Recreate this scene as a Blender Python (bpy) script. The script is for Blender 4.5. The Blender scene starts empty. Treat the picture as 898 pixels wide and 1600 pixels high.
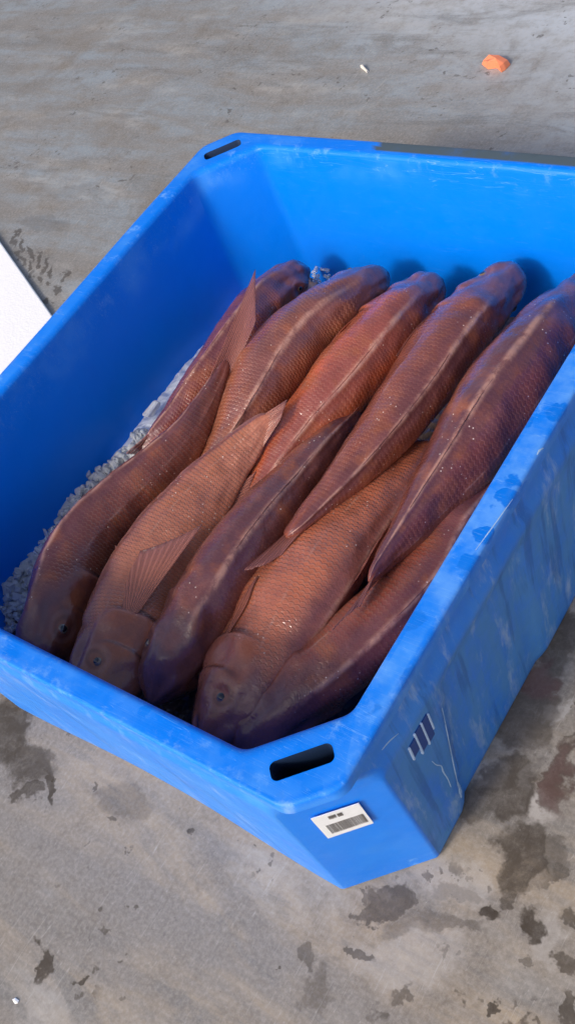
import bpy, bmesh, math, random
import numpy as np
from mathutils import Vector, Matrix, noise
random.seed(7); rng = np.random.default_rng(7)
R_ = math.radians
scene = bpy.context.scene
COL = scene.collection
H = 0.40                                   # height of the bin

# ------------------------------------------------------------------ camera
CAM_POS = np.array([0.98188, -0.72652, 1.01058 + H]); ROT = (0.68386, 0.33722, 0.59094); F_PX = 1662.93
cam_d = bpy.data.cameras.new("camera"); cam = bpy.data.objects.new("camera", cam_d); COL.objects.link(cam)
cam.location = CAM_POS; cam.rotation_euler = ROT
cam_d.sensor_fit = 'VERTICAL'; cam_d.sensor_height = 36; cam_d.sensor_width = 36 * 898 / 1600
cam_d.lens = F_PX / 1600 * 36; cam_d.clip_start = .02; cam_d.clip_end = 200
scene.camera = cam
scene.render.resolution_x = 574; scene.render.resolution_y = 1024

# ------------------------------------------------------------------ light
SUN_DIR = Vector((-0.10, -0.80, 0.56)).normalized()        # towards the sun
w = bpy.data.worlds.new("World"); scene.world = w; w.use_nodes = True
nt = w.node_tree; nt.nodes.clear()
sky = nt.nodes.new('ShaderNodeTexSky'); sky.sky_type = 'NISHITA'; sky.sun_disc = False
sky.sun_elevation = math.asin(SUN_DIR.z); sky.sun_rotation = math.atan2(SUN_DIR.x, SUN_DIR.y)
sky.dust_density = 4.0; sky.air_density = 0.7; sky.ozone_density = 0.6
bg = nt.nodes.new('ShaderNodeBackground'); bg.inputs[1].default_value = 0.15
ow = nt.nodes.new('ShaderNodeOutputWorld')
nt.links.new(sky.outputs[0], bg.inputs[0]); nt.links.new(bg.outputs[0], ow.inputs[0])
sl = bpy.data.lights.new("sun", 'SUN'); sl.energy = 1.3; sl.angle = R_(8); sl.color = (1, .955, .89)
so = bpy.data.objects.new("sun", sl); COL.objects.link(so)
so.rotation_euler = SUN_DIR.to_track_quat('Z', 'Y').to_euler()
vs = scene.view_settings; vs.view_transform = 'Standard'; vs.look = 'None'; vs.exposure = 0.36; vs.gamma = 1

# ------------------------------------------------------------------ helpers
def rotm():
    rx, ry, rz = ROT
    cx, sx, cy, sy, cz, sz = math.cos(rx), math.sin(rx), math.cos(ry), math.sin(ry), math.cos(rz), math.sin(rz)
    return np.array([[cz, -sz, 0], [sz, cz, 0], [0, 0, 1]]) @ np.array([[cy, 0, sy], [0, 1, 0], [-sy, 0, cy]]) @ np.array([[1, 0, 0], [0, cx, -sx], [0, sx, cx]])
M3 = rotm()
def ray(x, y):
    return M3 @ np.array([(x - 449.) / F_PX, -(y - 800.) / F_PX, -1.])
def at(x, y, z):                           # point of the photograph -> point at height z above the floor
    d = ray(x, y); t = (z - CAM_POS[2]) / d[2]; return CAM_POS + t * d
def on_plane(x, y, P, n):
    d = ray(x, y); t = np.dot(P - CAM_POS, n) / np.dot(d, n); return CAM_POS + t * d

def empty(name, loc, label=None, cat=None, group=None):
    o = bpy.data.objects.new(name, None); COL.objects.link(o); o.location = loc; o.empty_display_size = .05
    tag(o, label, cat, group); return o
def tag(o, label=None, cat=None, group=None, kind=None):
    if label: o['label'] = label
    if cat: o['category'] = cat
    if group: o['group'] = group
    if kind: o['kind'] = kind
    return o
def mesh_obj(name, V, F, mat, parent=None, smooth=True):
    me = bpy.data.meshes.new(name); V = np.asarray(V, float)
    if parent is not None: V = V - np.array(parent_world(parent))
    me.from_pydata(V.tolist(), [], F); me.update()
    o = bpy.data.objects.new(name, me); COL.objects.link(o)
    if mat: me.materials.append(mat)
    if parent is not None: o.parent = parent
    if smooth: me.polygons.foreach_set('use_smooth', [True] * len(me.polygons))
    return o
def parent_world(p):
    v = Vector(p.location)
    while p.parent: p = p.parent; v += Vector(p.location)
    return v
def grid_faces(nr, nc, wrap=False, flip=False):
    F = []
    for i in range(nr - 1):
        for j in range(nc if wrap else nc - 1):
            a = i * nc + j; b = i * nc + (j + 1) % nc; c = (i + 1) * nc + (j + 1) % nc; d = (i + 1) * nc + j
            F.append((a, d, c, b) if flip else (a, b, c, d))
    return F

class NT:                                   # small node-building helper
    def __init__(s, name, rough=.5):
        s.m = bpy.data.materials.new(name); s.m.use_nodes = True; s.t = s.m.node_tree
        s.b = s.t.nodes['Principled BSDF']; s.b.inputs['Roughness'].default_value = rough
    def n(s, typ, **kw):
        x = s.t.nodes.new('ShaderNode' + typ)
        for k, v in kw.items(): setattr(x, k, v)
        return x
    def put(s, sock, v):
        if v is None: return
        if isinstance(v, bpy.types.NodeSocket): s.t.links.new(v, sock)
        elif isinstance(v, (tuple, list)):
            v = tuple(v)
            if sock.type == 'RGBA' and len(v) == 3: v = v + (1,)
            sock.default_value = v
        else: sock.default_value = v
    def math(s, op, a, b=None, c=None, clamp=False):
        x = s.n('Math', operation=op, use_clamp=clamp); s.put(x.inputs[0], a); s.put(x.inputs[1], b)
        if c is not None: s.put(x.inputs[2], c)
        return x.outputs[0]
    def vmath(s, op, a, b=None, scale=None):
        x = s.n('VectorMath', operation=op); s.put(x.inputs[0], a); s.put(x.inputs[1], b)
        if scale is not None: s.put(x.inputs['Scale'], scale)
        return x.outputs['Value'] if op in ('LENGTH', 'DISTANCE', 'DOT_PRODUCT') else x.outputs[0]
    def noise(s, vec, scale, detail=4, rough=.55, dist=0, col=False):
        x = s.n('TexNoise'); s.put(x.inputs['Vector'], vec); s.put(x.inputs['Scale'], scale); s.put(x.inputs['Detail'], detail)
        s.put(x.inputs['Roughness'], rough); s.put(x.inputs['Distortion'], dist); return x.outputs[1 if col else 0]
    def vor(s, vec, scale, feature='F1', rand=1., out='Distance'):
        x = s.n('TexVoronoi', feature=feature); s.put(x.inputs['Vector'], vec); s.put(x.inputs['Scale'], scale)
        s.put(x.inputs['Randomness'], rand); return x.outputs[out]
    def ramp(s, v, a, b, lo=0., hi=1., smooth=True):
        x = s.n('MapRange', interpolation_type='SMOOTHSTEP' if smooth else 'LINEAR'); s.put(x.inputs[0], v)
        s.put(x.inputs[1], a); s.put(x.inputs[2], b); s.put(x.inputs[3], lo); s.put(x.inputs[4], hi); return x.outputs[0]
    def mix(s, f, a, b, mode='MIX'):
        x = s.n('Mix', data_type='RGBA', blend_type=mode); s.put(x.inputs[0], f); s.put(x.inputs[6], a); s.put(x.inputs[7], b); return x.outputs[2]
    def mapping(s, vec, scale=(1, 1, 1), rot=(0, 0, 0), loc=(0, 0, 0)):
        x = s.n('Mapping'); s.put(x.inputs[0], vec); s.put(x.inputs[1], loc); s.put(x.inputs[2], rot); s.put(x.inputs[3], scale); return x.outputs[0]
    def obj(s): return s.n('TexCoord').outputs['Object']
    def pos(s): return s.n('NewGeometry').outputs['Position']
    def attr(s, name, out='Fac'): x = s.n('Attribute', attribute_name=name); return x.outputs[out]
    def bump(s, h, strength=.5, dist=.01, normal=None):
        x = s.n('Bump'); s.put(x.inputs['Height'], h); x.inputs['Strength'].default_value = strength; x.inputs['Distance'].default_value = dist
        if normal is not None: s.put(x.inputs['Normal'], normal)
        return x.outputs[0]
    def out(s, **kw):
        for k, v in kw.items(): s.put(s.b.inputs[k.replace('_', ' ')], v)
        return s.m

# ------------------------------------------------------------------ concrete floor
stains = [ # x, y, rx, ry (photo points), strength, reddish
 (18,1140,34,60,.9,0),(45,1195,36,36,.8,0),(66,1236,9,32,.9,0),(36,1242,14,14,.9,0),(30,1085,28,36,.7,0),
 (176,1292,8,9,.8,0),(289,1299,10,10,.9,0),(198,1252,42,34,.35,0),(153,1236,5,9,.7,0),(62,1498,8,28,.9,0),(122,1541,9,8,.9,0),
 (152,1434,4,7,.7,0),(100,1385,5,4,.5,0),(428,1513,4,4,.9,0),(870,1000,42,50,.8,0),(820,1115,50,66,.7,0),(785,1222,62,46,.8,0),
 (815,1330,40,62,.85,0),(872,1225,24,60,.8,.6),(846,1060,26,38,.6,.8),(757,1420,26,17,.95,0),(848,1440,26,24,.95,0),(800,1397,20,16,.8,0),
 (782,1576,12,11,.95,0),(840,1500,12,8,.6,0),(596,1402,40,20,.75,0),(572,1412,14,18,.8,0),(560,1490,22,8,.7,0),(470,1500,12,22,.55,0),
 (500,1545,22,40,.45,0),(690,1445,55,12,.5,0),(640,1440,50,24,.4,0),(735,1255,34,32,.6,0),(700,1390,40,16,.35,0),(860,1350,22,26,.5,0),
 (885,1580,12,40,.8,0),(72,470,8,5,.9,0),(66,350,46,10,.25,0),(112,300,60,12,.2,0)]
stains += [(745,1200,34,24,-.8,0),(850,1265,34,26,-.75,0),(705,1370,60,40,-.5,0),(640,1320,70,30,-.35,0),(868,1120,24,16,-.7,0),(820,1210,18,20,-.7,0),(640,1500,90,50,-.35,0),(870,1460,30,40,-.4,0)]
for k in range(7):                       # rubber lug prints of a tyre
    stains.append((22 + 13 * k, 378 + 9 * k, 4, 15 - k, .75, 0))
for k in range(6):
    stains.append((30 + 13 * k, 408 + 9 * k, 4, 11 - k, .7, 0))
def floor_material():
    g = NT("floor_concrete", .6); P = g.pos()
    warp = g.vmath('SCALE', g.vmath('SUBTRACT', g.noise(P, 9, 5, .65, 0, True), (.5, .5, .5)), scale=.13)
    warp2 = g.vmath('SCALE', g.vmath('SUBTRACT', g.noise(P, 45, 3, .6, 0, True), (.5, .5, .5)), scale=.022)
    Q = g.vmath('ADD', g.vmath('ADD', P, warp), warp2)
    acc = None; red = None; pal = None
    for (x, y, rx, ry, st, rd) in stains:
        c = at(x, y, 0); ax = at(x + rx, y, 0) - c; ay = at(x, y + ry, 0) - c
        A = np.array([[ax[0], ay[0]], [ax[1], ay[1]]]); B = np.linalg.inv(A)
        # |B (Q - c)| < 1 inside the stain
        d = g.vmath('SUBTRACT', Q, tuple(c))
        u = g.vmath('DOT_PRODUCT', d, (B[0, 0], B[0, 1], 0)); v = g.vmath('DOT_PRODUCT', d, (B[1, 0], B[1, 1], 0))
        cmb = g.n('CombineXYZ'); g.put(cmb.inputs[0], u); g.put(cmb.inputs[1], v)
        L = g.vmath('LENGTH', cmb.outputs[0])
        if st < 0:
            m = g.ramp(L, 1.2, .7, 0, -st); pal = m if pal is None else g.math('MAXIMUM', pal, m); continue
        m = g.ramp(L, 1.15, .8, 0, st)
        acc = m if acc is None else g.math('MAXIMUM', acc, m)
        if rd:
            r2 = g.ramp(L, 1.2, .5, 0, rd); red = r2 if red is None else g.math('MAXIMUM', red, r2)
    # colour of the slab: warm near, sky sheen painted in greyer far, streaks of trowel and traffic
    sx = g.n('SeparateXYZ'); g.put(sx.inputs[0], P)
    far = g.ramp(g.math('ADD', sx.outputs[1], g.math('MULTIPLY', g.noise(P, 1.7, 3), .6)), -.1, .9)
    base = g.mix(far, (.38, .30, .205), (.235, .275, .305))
    str_ = g.noise(g.mapping(P, (1.3, 6.5, 1), (0, 0, R_(28))), 1.6, 6, .62, .5)
    base = g.mix(g.ramp(str_, .36, .62, 0, .85), base, (.20, .185, .165))
    pale = g.noise(g.mapping(P, (1.2, 3, 1), (0, 0, R_(20)), (4.1, 2, 0)), 2.1, 5, .6)
    base = g.mix(g.ramp(pale, .50, .72, 0, .55), base, (.46, .44, .40))
    # bluish sky sheen on the damp far right, painted into the colour
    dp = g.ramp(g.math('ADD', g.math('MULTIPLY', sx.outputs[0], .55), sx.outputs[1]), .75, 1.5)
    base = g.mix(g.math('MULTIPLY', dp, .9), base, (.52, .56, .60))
    n1 = g.noise(P, 14, 8, .7); base = g.mix(g.ramp(n1, .42, .75, 0, .55), base, (.165, .135, .098))
    sm = g.noise(g.mapping(P, (.8, 3.4, 1), (0, 0, R_(-38))), 3.0, 7, .72, .8); base = g.mix(g.ramp(sm, .50, .66, 0, .6), base, (.135, .135, .128))
    n4 = g.noise(P, 4.5, 5, .65, .6); base = g.mix(g.ramp(n4, .5, .72, 0, .5), base, (.15, .125, .095))
    n2 = g.noise(P, 160, 4, .7); base = g.mix(g.ramp(n2, .35, .75, 0, .35), base, (.52, .47, .41))
    n5 = g.noise(P, 48, 6, .75); base = g.mix(g.ramp(n5, .48, .74, 0, .4), base, (.15, .13, .105)); base = g.mix(g.ramp(n5, .42, .22, 0, .3), base, (.50, .46, .40))
    spk = g.math('MULTIPLY', g.ramp(g.vor(g.vmath('ADD', P, warp2), 75), .10, .04), g.ramp(g.noise(P, 8, 3), .50, .62)); base = g.mix(g.math('MULTIPLY', spk, .75), base, (.08, .068, .055))
    pits = g.ramp(g.vor(g.vmath('ADD', P, warp2), 26), .055, .02); pitm = g.ramp(g.noise(P, 5, 2), .52, .62)
    pits = g.math('MULTIPLY', pits, pitm); base = g.mix(g.math('MULTIPLY', pits, .7), base, (.10, .085, .07))
    wh = g.math('MULTIPLY', g.ramp(g.vor(P, 17), .035, .012), g.ramp(g.noise(g.mapping(P, (1, 1, 1), (0, 0, 0), (7, 3, 0)), 3, 2), .5, .6))
    base = g.mix(g.math('MULTIPLY', wh, .7), base, (.66, .64, .6))
    # hairline scratches
    sc = g.noise(g.mapping(P, (60, 2, 1), (0, 0, R_(-20))), 1.5, 2, .5, 1.5)
    scr = g.ramp(g.math('ABSOLUTE', g.math('SUBTRACT', sc, .5)), .006, .0, 0, .35); base = g.mix(scr, base, (.55, .52, .47))
    dm = g.math('MULTIPLY', g.ramp(sx.outputs[0], .38, .52), g.ramp(g.noise(P, 4.2, 2), .44, .56))
    dv = g.ramp(g.vor(Q, 15), .26, .19); dv = g.math('MULTIPLY', dv, dm); acc = g.math('MAXIMUM', acc, g.math('MULTIPLY', dv, .75))
    dv2 = g.math('MULTIPLY', g.ramp(g.vor(Q, 34), .24, .16), g.math('MULTIPLY', g.ramp(g.noise(P, 5.2, 2), .52, .60), .65)); acc = g.math('MAXIMUM', acc, dv2)
    inner = g.ramp(g.noise(Q, 30, 5, .7), .25, .6, .6, 1.)
    base = g.mix(g.math('MULTIPLY', pal, inner), base, (.50, .46, .41))
    f = g.math('MULTIPLY', acc, inner)
    base = g.mix(f, base, (.062, .046, .028))
    base = g.mix(red if red is not None else 0., base, g.mix(.5, base, (.16, .055, .05)))
    rough = g.ramp(n1, .2, .8, .42, .66); rough = g.math('SUBTRACT', rough, g.math('MULTIPLY', f, .22)); rough = g.math('SUBTRACT', rough, g.math('MULTIPLY', dp, .12))
    hgt = g.math('ADD', g.math('MULTIPLY', n1, .6), g.math('MULTIPLY', n2, .35)); hgt = g.math('SUBTRACT', hgt, g.math('MULTIPLY', pits, .8))
    return g.out(Base_Color=base, Roughness=rough, Normal=g.bump(hgt, .16, .004))
n = 60
xs = np.linspace(-14, 14, n)
V = [(x, y, 0) for x in xs for y in xs]
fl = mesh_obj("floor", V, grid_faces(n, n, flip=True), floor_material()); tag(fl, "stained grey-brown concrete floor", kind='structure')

def catmull(P, n):
    P = np.asarray(P, float); Q = np.vstack([2 * P[0] - P[1], P, 2 * P[-1] - P[-2]])
    seg = np.linalg.norm(np.diff(P[:, :3], axis=0), axis=1); cum = np.r_[0, np.cumsum(seg)]; cum /= cum[-1]
    out = []
    for s in np.linspace(0, 1, n):
        i = min(len(P) - 2, np.searchsorted(cum, s, side='right') - 1); i = max(0, i)
        t = (s - cum[i]) / (cum[i + 1] - cum[i]); p0, p1, p2, p3 = Q[i], Q[i + 1], Q[i + 2], Q[i + 3]
        out.append(.5 * ((2 * p1) + (-p0 + p2) * t + (2 * p0 - 5 * p1 + 4 * p2 - p3) * t * t + (-p0 + 3 * p1 - 3 * p2 + p3) * t ** 3))
    return np.array(out)
def nrmz(v): return v / max(1e-9, np.linalg.norm(v))
# ------------------------------------------------------------------ bin
def blue_material(name="blue_plastic"):
    g = NT(name, .38); P = g.pos(); O = P
    wear = g.attr('wear'); side = g.attr('side')          # side: 1 = outer wall, scuffed and filmed with dried water
    sx = g.n('SeparateXYZ'); g.put(sx.inputs[0], P)
    blue = g.mix(g.noise(P, 2.5, 3), (.0, .185, .80), (.0, .205, .88))
    # chalky scuffs on edges
    n1 = g.noise(P, 22, 6, .7); n2 = g.noise(g.mapping(P, (1, 1, .35)), 60, 5, .7)
    sc = g.math('MULTIPLY', g.ramp(g.math('ADD', n1, g.math('MULTIPLY', n2, .5)), .80, 1.02), g.ramp(wear, .08, .8))
    col = g.mix(g.math('MULTIPLY', sc, .45), blue, (.30, .58, .90))
    band = g.ramp(g.math('ABSOLUTE', g.math('SUBTRACT', wear, .5)), .5, .2, 0, .3); col = g.mix(g.math('MULTIPLY', band, g.ramp(g.noise(P, 7, 3), .45, .7)), col, (.12, .42, .92))
    # dried film on outer walls with vertical runs
    streak = g.noise(g.mapping(P, (11, 11, .5)), 3., 5, .65, .3)
    film = g.math('MULTIPLY', side, g.ramp(g.math('ADD', g.math('MULTIPLY', n1, .6), g.math('MULTIPLY', streak, .6)), .38, .72, .22, .72))
    col = g.mix(film, col, (.11, .29, .50))
    ws = g.math('MULTIPLY', g.attr('film'), g.ramp(g.noise(g.mapping(P, (9, 9, 2.2), (.12, 0, 0)), 3, 5, .72, .2), .52, .74, 0, .55))
    col = g.mix(ws, col, (.50, .62, .74))
    run = g.math('MULTIPLY', g.attr('film'), g.ramp(g.noise(g.mapping(P, (17, 17, .9), (-.08, 0, 0), (3, 0, 0)), 2.1, 4, .6, .25), .55, .66, 0, .42))
    col = g.mix(run, col, (.015, .085, .30))
    # wet drops on the right rim: dried milky film with clean dark rounds in it
    rimf = g.math('MULTIPLY', g.attr('rimfilm'), g.ramp(g.noise(P, 16, 4, .6), .40, .66, 0, .42))
    drops = g.ramp(g.vor(g.vmath('ADD', P, g.vmath('SCALE', g.noise(P, 28, 3, .6, 0, True), scale=.035)), 19), .34, .28)
    col = g.mix(g.math('MULTIPLY', rimf, g.math('SUBTRACT', 1., drops)), col, (.22, .50, .90))
    col = g.mix(g.math('MULTIPLY', g.math('MULTIPLY', g.attr('rimfilm'), drops), .4), col, (.0, .14, .60))
    # fine scratches
    s1 = g.noise(g.mapping(P, (3, 90, 40), (.3, .2, .5)), 2., 2, .5, 1.2)
    s1 = g.ramp(g.math('ABSOLUTE', g.math('SUBTRACT', s1, .5)), .008, 0., 0, .4)
    col = g.mix(g.math('MULTIPLY', s1, g.ramp(wear, 0, .5, .12, 1)), col, (.25, .50, .85))
    gm = g.math('MULTIPLY', g.attr('grime'), g.ramp(n1, .2, .5, .75, 1)); col = g.mix(gm, col, (.075, .105, .125))
    rough = g.math('ADD', g.ramp(n1, .3, .7, .30, .46), g.math('MULTIPLY', g.math('ADD', sc, film), .25))
    h = g.math('ADD', g.noise(P, 9, 3), g.math('MULTIPLY', n2, .05)); h = g.math('SUBTRACT', h, g.math('MULTIPLY', sc, .05))
    return g.out(Base_Color=col, Roughness=rough, Normal=g.bump(h, .25, .01), **{'Specular_IOR_Level': .25})
BLUE = blue_material()

def octagon(a, b, c, r, z, per=(64, 14)):
    """rounded octagon ring with an even number of samples on every side; returns points + outward normals"""
    K = [(a - c, -b), (a, -b + c), (a, b - c), (a - c, b), (-a + c, b), (-a, b - c), (-a, -b + c), (-a + c, -b)]
    K = [np.array(k) for k in K]; pts = []; side = []
    for i in range(8):
        p, q = K[i], K[(i + 1) % 8]; d = (q - p); L = np.linalg.norm(d); d /= L
        rr = min(r, L * .35)
        s0, s1 = p + d * rr, q - d * rr
        m = per[0] if i % 2 else per[1]
        for k in range(m): pts.append(s0 + (s1 - s0) * k / (m - 1)); side.append(i)
        e = (K[(i + 2) % 8] - q); e /= np.linalg.norm(e); s2 = q + e * rr
        for t in (.2, .4, .6, .8):
            pts.append((1 - t) ** 2 * s1 + 2 * t * (1 - t) * q + t * t * s2); side.append(i)
    return np.array([(x, y, z) for x, y in pts]), side
A0, B0, C0, T0, CO = .42907, .5, .0959, .039, .049
root = empty("fish_bin", (0, 0, 0), "large open blue plastic bin with chamfered corners, full of fish", "fish bin")
prof = []   # (a, b, c, r, z, wear, side)
IN = .02    # interior radius
def P_(a, b, c, r, z, wr=0, sd=0): prof.append((a, b, c, r, z, wr, sd))
# inside bottom -> up -> rim -> outside -> down -> underside
for k in range(17):
    t = k / 16; z = .055 + (H - .012 - .055) * t; o = (1 - t) * .030
    P_(A0 - o, B0 - o, C0 - .004 * t, .012, z, max(0, (t - .82) * 3.2) ** 1.5, 0)
for k in range(1, 7):
    an = k / 6 * math.pi / 2; q = .009
    P_(A0 + q * (1 - math.cos(an)) , B0 + q * (1 - math.cos(an)), C0 - .004 - .003 * k / 6, .012, H - q + q * math.sin(an) , .9, 0)
for k in range(1, 6):
    t = k / 6; e = .009 + (T0 - .009 - .008) * t; P_(A0 + e, B0 + e, C0 - .007 + (CO - C0 + .005) * t, .014, H, .38 + .3 * abs(t - .5), 0)
for k in range(0, 6):
    an = k / 5 * math.pi / 2; q2 = .0045; P_(A0 + T0 - q2 + q2 * math.sin(an), B0 + T0 - q2 + q2 * math.sin(an), CO + .0 , .014, H - q2 + q2 * math.cos(an), 1., .1)
for z, e, cc in ((-.014, 0, CO), (-.020, .0, CO), (-.0235, -.003, CO + .001), (-.025, -.006, CO + .004), (-.034, -.0065, CO + .014), (-.05, -.006, CO + .03), (-.062, -.0035, CO + .041), (-.068, -.002, CO + .044), (-.075, -.002, CO + .046)):
    P_(A0 + T0 + e, B0 + T0 + e, cc, .012, H + z, .7 if z > -.024 else .35, .5)
AT, BT, CT = A0 + T0 - .002, B0 + T0 - .002, CO + .046
for k in range(1, 34):
    t = k / 33; z = H - .075 - (H - .075 - .006) * t
    P_(AT + (.446 - AT) * t, BT + (.5225 - BT) * t, CT + (.099 - CT) * t, .0045, z, .15 + (.75 if t > .93 else 0), 1.)
P_(.441, .5175, .097, .010, .0, .9, 1.)
P_(.40, .47, .08, .01, .0, 0, 1.); 
allv = []; wr = []; sd = []; fm = []; rf = []; gmv = []
for (a, b, c, r, z, wv, s) in prof:
    pts, si = octagon(a, b, c, r, z)
    for p, i in zip(pts, si):
        x, y, zz = p; f = 0.; rm = 0.; ew = 0.
        if s >= 1. and z < H - .078:
            g_ = min(1, (H - .078 - z) / .035)
            if i in (1, 5) and abs(x) > .40:   # long side walls: sunk panel between corner posts, flaring with depth
                ed = .314 + (H - z - .126) * .112
                k = min(1, max(0, (ed - abs(y)) / .012)); k = k * k * (3 - 2 * k)
                x -= math.copysign(.010 * k * g_, x); ew = (1. if .02 < k < .75 else 0.) * min(1, (H - .1 - z) / .15)
                k2 = min(1, max(0, (.10 - abs(y)) / .02)); x += math.copysign(.006 * k2 * g_, x)
            if i in (3, 7):
                ed = .34
                k = min(1, max(0, (ed - abs(x)) / .32)); k = k * k * (3 - 2 * k)
                y -= math.copysign(.010 * k * min(1, (H - .078 - z) / .3), y)
        if i in (1, 5) and s >= .1: f = .25 if z > H - .03 else 1.
        if i == 7 and s >= .1: f = .5
        if i == 1 and s < .5 and z > H - .02: rm = 1.
        if i in (7, 0) and s < .5 and z > H - .02: rm = .25
        if i == 5 and s == 0 and z > H - .075: ew = max(wv, .62 * (1 - (H - z) / .075) + .15)
        gmv.append(1. if (i in (3, 2) and y > B0 + .014 and z > H - .024 and s < .6) * 1 and x > -.09 else 0.)
        allv.append((x + random.uniform(-1, 1) * .0, y, zz)); wr.append(max(wv, ew)); fm.append(f); rf.append(rm)
        sd.append(s * (1. if i == 1 else .45 if i == 7 else .12 if i == 0 else .5))
nc = len(pts); nr = len(prof)
F = grid_faces(nr, nc, wrap=True, flip=False)
F.append(tuple(range(nc))[::-1]); F.append(tuple((nr - 1) * nc + k for k in range(nc)))
# gentle warping of the moulded shell and soft dents
Va = np.array(allv)
for i, v in enumerate(Va):
    nz = noise.noise_vector(Vector(v) * 3.1); v += np.array(nz) * .0022
body = mesh_obj("bin_body", Va, F, BLUE, root)
for nm, arr in (('wear', wr), ('side', sd), ('film', fm), ('rimfilm', rf), ('grime', gmv)):
    at_ = body.data.attributes.new(nm, 'FLOAT', 'POINT'); at_.data.foreach_set('value', arr)
# hand slots through the four chamfered corners
def slot_cutter(cx, cy, ang, L=.074, W=.024, zt=H + .03, zb=H - .17):
    bm = bmesh.new(); K = 8; vs_ = []
    ring = []
    for sx_, sy_, a0 in ((1, 1, 0), (-1, 1, 90), (-1, -1, 180), (1, -1, 270)):
        for k in range(K):
            an = R_(a0 + 90 * k / (K - 1)); rr = .008
            ring.append((sx_ * (L / 2 - rr) + rr * math.cos(an), sy_ * (W / 2 - rr) + rr * math.sin(an)))
    ca, sa = math.cos(ang), math.sin(ang)
    kx = (abs(cx) - .020) / abs(cx); ky = (abs(cy) - .020) / abs(cy)
    lo = [bm.verts.new((cx * kx + ca * x - sa * y, cy * ky + sa * x + ca * y, zb)) for x, y in ring]
    hi = [bm.verts.new((cx + ca * x - sa * y, cy + sa * x + ca * y, zt)) for x, y in ring]
    m = len(ring)
    for k in range(m): bm.faces.new((lo[k], lo[(k + 1) % m], hi[(k + 1) % m], hi[k]))
    bm.faces.new(hi); bm.faces.new(lo[::-1]); me = bpy.data.meshes.new("cut"); bm.to_mesh(me); bm.free()
    return me
bmc = bmesh.new()
SX, SY = .4150, .4870
for sx_, sy_, an in ((1, -1, 45), (-1, 1, 45), (1, 1, -45), (-1, -1, -45)):
    bmc.from_mesh(slot_cutter(sx_ * SX, sy_ * SY, R_(an)))
mc = bpy.data.meshes.new("slot_cutter"); bmc.to_mesh(mc); bmc.free()
oc = bpy.data.objects.new("slot_cutter", mc); COL.objects.link(oc)
bo = body.modifiers.new("slots", 'BOOLEAN'); bo.operation = 'DIFFERENCE'; bo.object = oc; bo.solver = 'EXACT'
dg = bpy.context.evaluated_depsgraph_get(); dg.update()
me2 = bpy.data.meshes.new_from_object(body.evaluated_get(dg)); body.modifiers.clear(); body.data = me2; me2.name = "bin_body"
bpy.data.objects.remove(oc)
SLOT_SHADE = NT("painted_slot_shade", .6).out(Base_Color=(.010, .030, .085)); body.data.materials.append(SLOT_SHADE)  # shade inside the hand slots, painted as a dark colour
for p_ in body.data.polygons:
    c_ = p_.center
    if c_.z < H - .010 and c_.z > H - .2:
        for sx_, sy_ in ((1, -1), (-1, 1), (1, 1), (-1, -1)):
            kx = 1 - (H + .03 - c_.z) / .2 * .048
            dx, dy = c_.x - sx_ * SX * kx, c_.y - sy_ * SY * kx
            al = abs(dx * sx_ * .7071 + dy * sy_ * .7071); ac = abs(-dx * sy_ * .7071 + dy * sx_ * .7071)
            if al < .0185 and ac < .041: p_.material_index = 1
# sharp enough shading at creases
bm = bmesh.new(); bm.from_mesh(body.data)
for e in bm.edges:
    if len(e.link_faces) == 2 and e.calc_face_angle(0) > R_(38): e.smooth = False
bm.to_mesh(body.data); bm.free()

def box_mesh(P0, ex, ey, ez):
    V = []
    for k in (0, 1):
        for (i, j) in ((0, 0), (1, 0), (1, 1), (0, 1)): V.append(P0 + i * ex + j * ey + k * ez)
    return V, [(0, 3, 2, 1), (4, 5, 6, 7), (0, 1, 5, 4), (1, 2, 6, 5), (2, 3, 7, 6), (3, 0, 4, 7)]
# moulded slots with pale ribs near the corner of the right wall
def bevelled(o, w_=.0012, seg=2):
    m = o.modifiers.new("bevel", 'BEVEL'); m.width = w_; m.segments = seg; m.limit_method = 'ANGLE'; return o
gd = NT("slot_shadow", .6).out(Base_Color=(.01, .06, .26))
gr = NT("worn_rib", .5).out(Base_Color=(.42, .58, .80))
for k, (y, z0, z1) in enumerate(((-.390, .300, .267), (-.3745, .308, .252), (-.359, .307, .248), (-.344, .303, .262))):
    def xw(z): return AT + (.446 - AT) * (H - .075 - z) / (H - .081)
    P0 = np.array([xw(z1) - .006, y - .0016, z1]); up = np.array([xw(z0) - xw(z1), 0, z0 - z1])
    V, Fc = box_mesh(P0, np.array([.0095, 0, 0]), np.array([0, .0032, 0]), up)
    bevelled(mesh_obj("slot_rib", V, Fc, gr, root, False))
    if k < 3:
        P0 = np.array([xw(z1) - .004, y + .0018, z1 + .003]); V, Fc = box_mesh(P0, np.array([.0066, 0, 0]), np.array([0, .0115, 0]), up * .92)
        mesh_obj("slot_recess", V, Fc, gd, root, False)
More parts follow.
